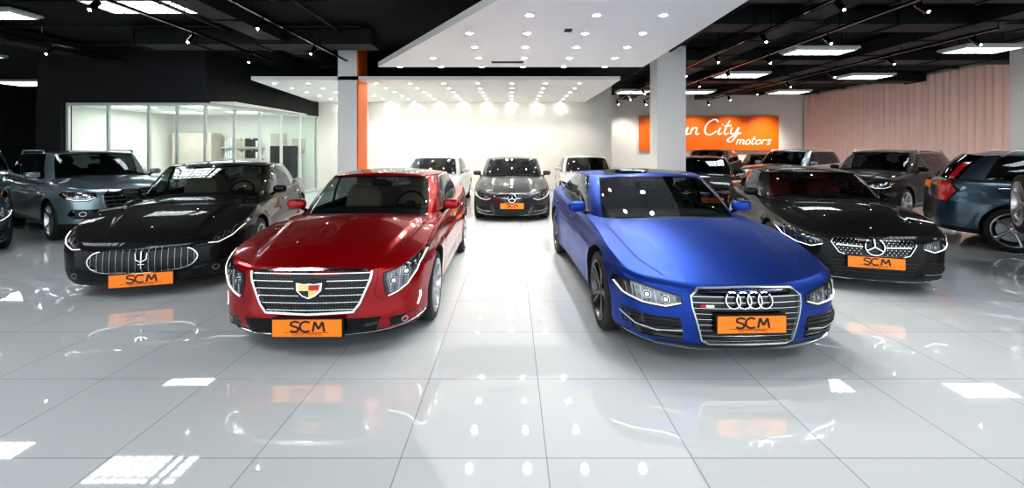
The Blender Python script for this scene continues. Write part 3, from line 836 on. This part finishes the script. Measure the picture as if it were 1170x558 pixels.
box('column',(3.95,4.73),(11.5,12.1),(0,CH),'ceil_white')
box('column',(13.3,14.3),(10.6,11.3),(0,CH),'ceil_white')
box('column',(-6.35,-5.75),(16.4,16.98),(0,CH),'ceil_white')
def prism(name,pts,z0,z1,m):
    b=MB();n=len(pts);v=[(x,y,z0) for x,y in pts]+[(x,y,z1) for x,y in pts]
    b.add(v,[tuple(range(n)),tuple(range(n,2*n))]+[(i,(i+1)%n,n+(i+1)%n,n+i) for i in range(n)],m)
    return mkobj(name,b.mesh(name,smooth=False))
prism('ceiling_panel',[(-3.12,9.85),(3.05,9.85),(3.0,1.2),(2.6,1.2)],3.6,3.72,'ceil_white')
prism('ceiling_panel',[(-7.1,11.5),(2.95,11.5),(2.95,17),(-7.9,17)],3.57,3.67,'ceil_white')
dl=MB();lamps=[]
def dlight(x,y,z,r=.06,m='downlight'):
    dl.lathe([(-.004,.001),(-.004,r)],m,n=16,axis='z',c=(x,y,z))
    dl.lathe([(0,r),(-.010,r+.004),(-.010,r+.02),(0,r+.026)],'frame_white',n=16,axis='z',c=(x,y,z))
for y in np.arange(2.2,9.8,.95):
    for x in np.arange(-2.6,3,.95):
        xl=2.6+(-3.12-2.6)*(y-1.2)/(9.85-1.2)
        if x>xl+.35 and x<2.8: dlight(x,y,3.6,.055);lamps.append((x,y,3.57))
for y in np.arange(12.1,17,.95):
    for x in np.arange(-6.8,2.9,.97): dlight(x,y,3.57,.05)
for x in np.arange(-6.5,2.9,1.3): lamps.append((x,15.9,3.54))
for x in np.arange(-5.5,2.9,2.6): lamps.append((x,13.0,3.54))
vb=MB()
for (x,y) in [(.9,6.7),(-.1,9.2)]:
    for k in range(4): vb.box((x,y+k*.05,3.597),(.7 if x<0 else .12,.02,.01),'plastic')
mkobj('air_vents',vb.mesh('air_vents',smooth=False))
mkobj('ceiling_downlights',dl.mesh('ceiling_downlights'))
for i,(x,y,z) in enumerate(lamps):
    l=bpy.data.lights.new('downlight_lamp','SPOT');l.energy=36 if y<10 else 42;l.spot_size=math.radians(120);l.spot_blend=.6;l.shadow_soft_size=.05;l.color=(1,.96,.90) if y<10 else (1,.93,.82)
    o=bpy.data.objects.new('downlight_lamp',l);COL.objects.link(o);o.location=(x,y,z-.03)
PAN=[(-7.0,8.0,1.7,.7,4.4),(-8.4,11.0,1.2,.35,4.4),(-10.4,8.5,1.2,.5,4.4),(-20,17.5,2,1.2,4.4),(-16,12,2,1.0,4.4),(-20,12,2,1.2,4.4),
 (7.4,10.2,1.4,.55,4.05),(11.1,10.0,1.3,.6,4.05),(7.3,13.5,1.4,.7,4.05),(11.5,13.8,1.3,.7,4.05),(11.5,17.6,1.3,.8,4.05),(7.6,17.6,1.3,.8,4.05),(5.0,17.5,1.2,.8,4.05),
 (-7.4,3.4,2.3,1.2,4.4),(6.4,3.6,2.0,1.2,4.4),(-4.2,1.4,2.2,1.2,4.4),(5.4,.6,2.2,1.2,4.4),(-12,4,2,1.2,4.4),(11,3,2,1.2,4.4),(0,-1.5,2.4,1.2,4.4),(-6,-2.5,2.2,1.2,4.4),(6,-2.5,2.2,1.2,4.4)]  # this row: out-of-view panels above and behind camera, added for lighting
for (x,y,sx,sy,z) in PAN:
    b=MB()
    b.box((x,y,z+.03),(sx+.1,sy+.1,.06),'frame_white')
    b.add([(x-sx/2,y-sy/2,z-.003),(x+sx/2,y-sy/2,z-.003),(x+sx/2,y+sy/2,z-.003),(x-sx/2,y+sy/2,z-.003)],[(0,1,2,3)],'light_panel')
    nb=int(sx/.2)
    for i in range(nb+1): b.box((x-sx/2+sx*i/nb,y,z-.015),(.035,sy,.03),'frame_white')
    for i in range(5): b.box((x,y-sy/2+sy*i/4,z-.015),(sx,.035,.03),'frame_white')
    if z<4.2:
        for i in (-1,1): b.box((x+i*sx*.4,y,(z+CH)/2),(.02,.02,CH-z),'plastic')
    mkobj('ceiling_light_panel',b.mesh('ceiling_light_panel',smooth=False))
b=MB()
for (x0,x1,y,zc,h) in [(-22,-3.3,6.4,4.25,.35),(-8.6,-3.2,9.9,4.25,.35),(3.4,15,8.6,4.3,.3),(3.4,15,6.6,4.25,.35),(3.4,15,12.0,4.3,.3),(5,15,15.6,4.3,.3)]:
    b.box(((x0+x1)/2,y,zc),(x1-x0,.6,h),'duct_black')
    for x in np.arange(x0,x1,1.4): b.box((x,y,zc),(.05,.66,h+.06),'duct_black')
for (x,y0,y1) in [(-5.4,2,16),(5.6,2,21),(9.3,2,21),(-11.5,2,11.5),(-9.2,1,7)]:
    b.box((x,(y0+y1)/2,4.28),(.5,y1-y0,.3),'duct_black')
    for y in np.arange(y0,y1,1.5): b.box((x,y,4.28),(.56,.05,.36),'duct_black')
mkobj('ceiling_ducts',b.mesh('ceiling_ducts',smooth=False))
b=MB()
for y in np.arange(3,22,1.6):
    if y<11.8: b.tube([(-22,y,4.42),(-3.4,y,4.42)],.03,'duct_black')
    b.tube([(3.4,y,4.42),(15,y,4.42)],.03,'duct_black')
for x in (-12.8,-6.4,-3.9,4.3,7.3,10,12.3): b.tube([(x,2,4.36),(x,11.6 if x<0 else 21,4.36)],.035,'duct_black')
mkobj('ceiling_pipes',b.mesh('ceiling_pipes'))
b=MB()
for x,y0,y1 in [(-6.2,4,11),(-4.3,5,11),(4.9,4,20),(6.2,6,20),(-10,5,11),(9.2,8,20)]:
    b.box((x,(y0+y1)/2,3.98),(.05,y1-y0,.04),'gloss_black')
    for y in np.arange(y0+.4,y1,1.9):
        b.tube([(x,y,3.96),(x,y,3.86)],.012,'gloss_black',n=6);a=.5*math.sin(y*3+x)
        b.tube([(x-.02,y+.05,3.90),(x+.06*a,y-.10,3.74)],.045,'gloss_black',n=12)
        b.tube([(x+.062*a,y-.102,3.739),(x+.064*a,y-.105,3.736)],.020,'downlight',n=12)
    for y in np.arange(y0,y1,2): b.tube([(x,y,3.99),(x,y,4.5)],.008,'gloss_black',n=5)
mkobj('track_lights',b.mesh('track_lights'))
# office
of=bpy.data.objects.new('glass_office',None);COL.objects.link(of)
def wallseg(name,a,c,z0,z1,th,m):
    b=MB();d=Vector((c[0]-a[0],c[1]-a[1],0));L=d.length;ang=math.atan2(d.y,d.x)
    if th==0:
        b.add([(a[0],a[1],z0),(c[0],c[1],z0),(c[0],c[1],z1),(a[0],a[1],z1)],[(0,1,2,3)],m)
    else: b.box(((a[0]+c[0])/2,(a[1]+c[1])/2,(z0+z1)/2),(L,th,z1-z0),m,rot=Matrix.Rotation(ang,3,'Z'))
    return mkobj(name,b.mesh(name,smooth=False),of)
B_=(-8.7,12.0);C_=(-7.85,17.0)
wallseg('fascia_front',(-13.4,12.0),(-8.62,12.0),3.0,CH,.15,'fascia_dark')
wallseg('fascia_side',B_,C_,3.0,CH,.15,'fascia_dark')
wallseg('column_dark',(-13.35,12.0),(-12.65,12.0),0,3.0,.3,'fascia_dark')
wallseg('glass_front',(-12.65,12.0),B_,.08,2.98,0,'room_glass')
wallseg('glass_side',B_,C_,.08,2.98,0,'room_glass')
wallseg('back',(-13.3,16.9),(-7.9,16.9),0,3.0,.1,'wall_white')
wallseg('left',(-13.3,12.1),(-13.3,16.9),0,CH,.1,'wall_white')
b=MB();b.box((-10.6,14.5,3.02),(5.4,4.9,.04),'ceil_white');mkobj('office_ceiling',b.mesh('oc',smooth=False),of)
b=MB()
def post(x,y,z0=0,z1=3.0,s=.07): b.box((x,y,(z0+z1)/2),(s,s,z1-z0),'frame_white')
for x in (-12.6,-11.45,-10.3,-9.5,-8.7): post(x,12.0)
for t in (.2,.4,.6,.8,1.0): post(B_[0]+(C_[0]-B_[0])*t,B_[1]+(C_[1]-B_[1])*t)
b.box((-10.65,12,2.96),(3.95,.08,.08),'frame_white');b.box((-10.65,12,.06),(3.95,.08,.12),'frame_white')
d=Vector((C_[0]-B_[0],C_[1]-B_[1]));r=Matrix.Rotation(math.atan2(d.y,d.x),3,'Z')
for z in (.06,2.96): b.box(((B_[0]+C_[0])/2,(B_[1]+C_[1])/2,z),(d.length,.08,.1),'frame_white',rot=r)
mkobj('frames',b.mesh('frames',smooth=False),of)
b=MB()
b.box((-12.2,16.4,1.15),(1.5,.6,2.3),'cabinet')
for zz in (1.45,1.9):
    b.box((-10.6,16.65,zz-.16),(1.5,.35,.04),'cabinet')
    for i in range(13): b.box((-11.2+i*.1,16.65,zz+.02*(i%3)),(.07,.22,.24+.04*(i%3)),['paper','cabinet','fascia_dark'][(i*3+i//4)%3])
b.box((-10.2,14.6,.74),(1.8,.8,.05),'cabinet');b.box((-11.0,14.6,.36),(.05,.7,.72),'cabinet');b.box((-9.4,14.6,.36),(.05,.7,.72),'cabinet')
b.box((-10.2,14.6,1.02),(.55,.04,.36),'plastic');b.box((-10.2,14.65,.82),(.08,.08,.14),'plastic')
for (x,z,w_,h_) in [(-9.3,1.9,.6,.8),(-8.5,1.8,.5,.6)]: b.box((x,16.82,z),(w_,.03,h_),'cabinet')
b.box((-8.9,16.5,.9),(.8,.5,1.8),'plastic')
mkobj('office_furniture',b.mesh('of',smooth=False),of)
b=MB()
for x in (-11.8,-9.6):
    for y in (13.2,15.2): b.add([(x-.5,y-.3,2.995),(x+.5,y-.3,2.995),(x+.5,y+.3,2.995),(x-.5,y+.3,2.995)],[(0,1,2,3)],'office_panel')
    l=bpy.data.lights.new('office_lamp','AREA');l.energy=42;l.size=1.2;o=bpy.data.objects.new('office_lamp',l);COL.objects.link(o);o.location=(x,14.2,2.93)
mkobj('office_light_panels',b.mesh('olp',smooth=False),of)
SU=[[(.52,.86),(.36,.98),(.14,.92),(.06,.72),(.2,.55),(.42,.42),(.46,.2),(.3,.02),(.08,.03),(-.06,.2)],
 [(.62,.46),(.60,.16),(.70,.02),(.84,.10),(.92,.46)],[(.92,.46),(.92,.12),(1.0,.02),(1.08,.08)],
 [(1.14,.46),(1.14,.02)],[(1.14,.30),(1.26,.46),(1.38,.42),(1.40,.14),(1.48,.02),(1.58,.10)],
 [(2.36,.84),(2.16,1.0),(1.90,.82),(1.80,.42),(1.94,.06),(2.2,.02),(2.42,.24)],
 [(2.56,.46),(2.54,.12),(2.62,.02),(2.72,.12)],[(2.60,.64),(2.64,.68)],
 [(2.92,.92),(2.84,.14),(2.94,.02),(3.06,.12)],[(2.74,.56),(3.08,.60)],
 [(3.16,.46),(3.16,.16),(3.26,.04),(3.40,.12),(3.48,.46)],[(3.50,.46),(3.46,-.2),(3.30,-.46),(3.12,-.36),(3.3,-.12),(3.7,.14)]]
MO=[[(0,.4),(0,0)],[(0,.28),(.12,.4),(.2,.3),(.2,0)],[(.2,.28),(.32,.4),(.4,.3),(.42,.04),(.5,.02)],
 [(.68,.4),(.56,.28),(.58,.06),(.7,0),(.82,.12),(.8,.32),(.68,.4)],[(1.0,.66),(.96,.1),(1.04,0),(1.14,.08)],[(.88,.42),(1.12,.44)],
 [(1.34,.4),(1.22,.28),(1.24,.06),(1.36,0),(1.48,.12),(1.46,.32),(1.34,.4)],[(1.6,.4),(1.6,0)],[(1.6,.26),(1.70,.38),(1.82,.38)],
 [(2.12,.34),(2.0,.4),(1.92,.3),(2.06,.18),(2.08,.04),(1.92,.0)]]
b=MB();b.box((10.2,21.93,2.5),(7.2,.12,1.8),'orange_paint')
v,f=strokes2d(SU,.070);b.add([(8.05+(p[0]+.25*p[1])*1.02,21.865,2.42+p[1]*.80) for p in v],f,'sign_white')
v,f=strokes2d(MO,.060);b.add([(11.6+(p[0]+.25*p[1])*.82,21.865,1.92+p[1]*.62) for p in v],f,'sign_white')
mkobj('orange_sign_board',b.mesh('sign',smooth=False))
for x in (5.8,7.6,9.4,11.2,13):
    l=bpy.data.lights.new('wall_washer_lamp','SPOT');l.energy=130;l.spot_size=math.radians(100);l.spot_blend=.8;l.shadow_soft_size=.06;l.color=(1,.93,.85)
    o=bpy.data.objects.new('wall_washer_lamp',l);COL.objects.link(o);o.location=(x,20.6,3.8);o.rotation_euler=(math.radians(25),0,0)
for y in (9,12,15,18,20.5):
    l=bpy.data.lights.new('wall_washer_lamp','SPOT');l.energy=320;l.spot_size=math.radians(110);l.spot_blend=.8;l.shadow_soft_size=.06;l.color=(1,.93,.90)
    o=bpy.data.objects.new('wall_washer_lamp',l);COL.objects.link(o);o.location=(13.9,y,3.9);o.rotation_euler=(0,math.radians(25),0)
w=bpy.data.worlds.new('World');scene.world=w;w.use_nodes=True
w.node_tree.nodes['Background'].inputs[0].default_value=(.88,.94,1,1);w.node_tree.nodes['Background'].inputs[1].default_value=1.6
cam=bpy.data.cameras.new('Camera');co=bpy.data.objects.new('Camera',cam);COL.objects.link(co)
co.location=(0,0,1.7);co.rotation_euler=(math.pi/2,0,0);cam.sensor_width=36;cam.lens=483/1170*36;cam.shift_y=-.0932;cam.clip_start=.05
scene.camera=co
scene.view_settings.view_transform='Standard';scene.view_settings.exposure=0.57;scene.view_settings.gamma=0.87
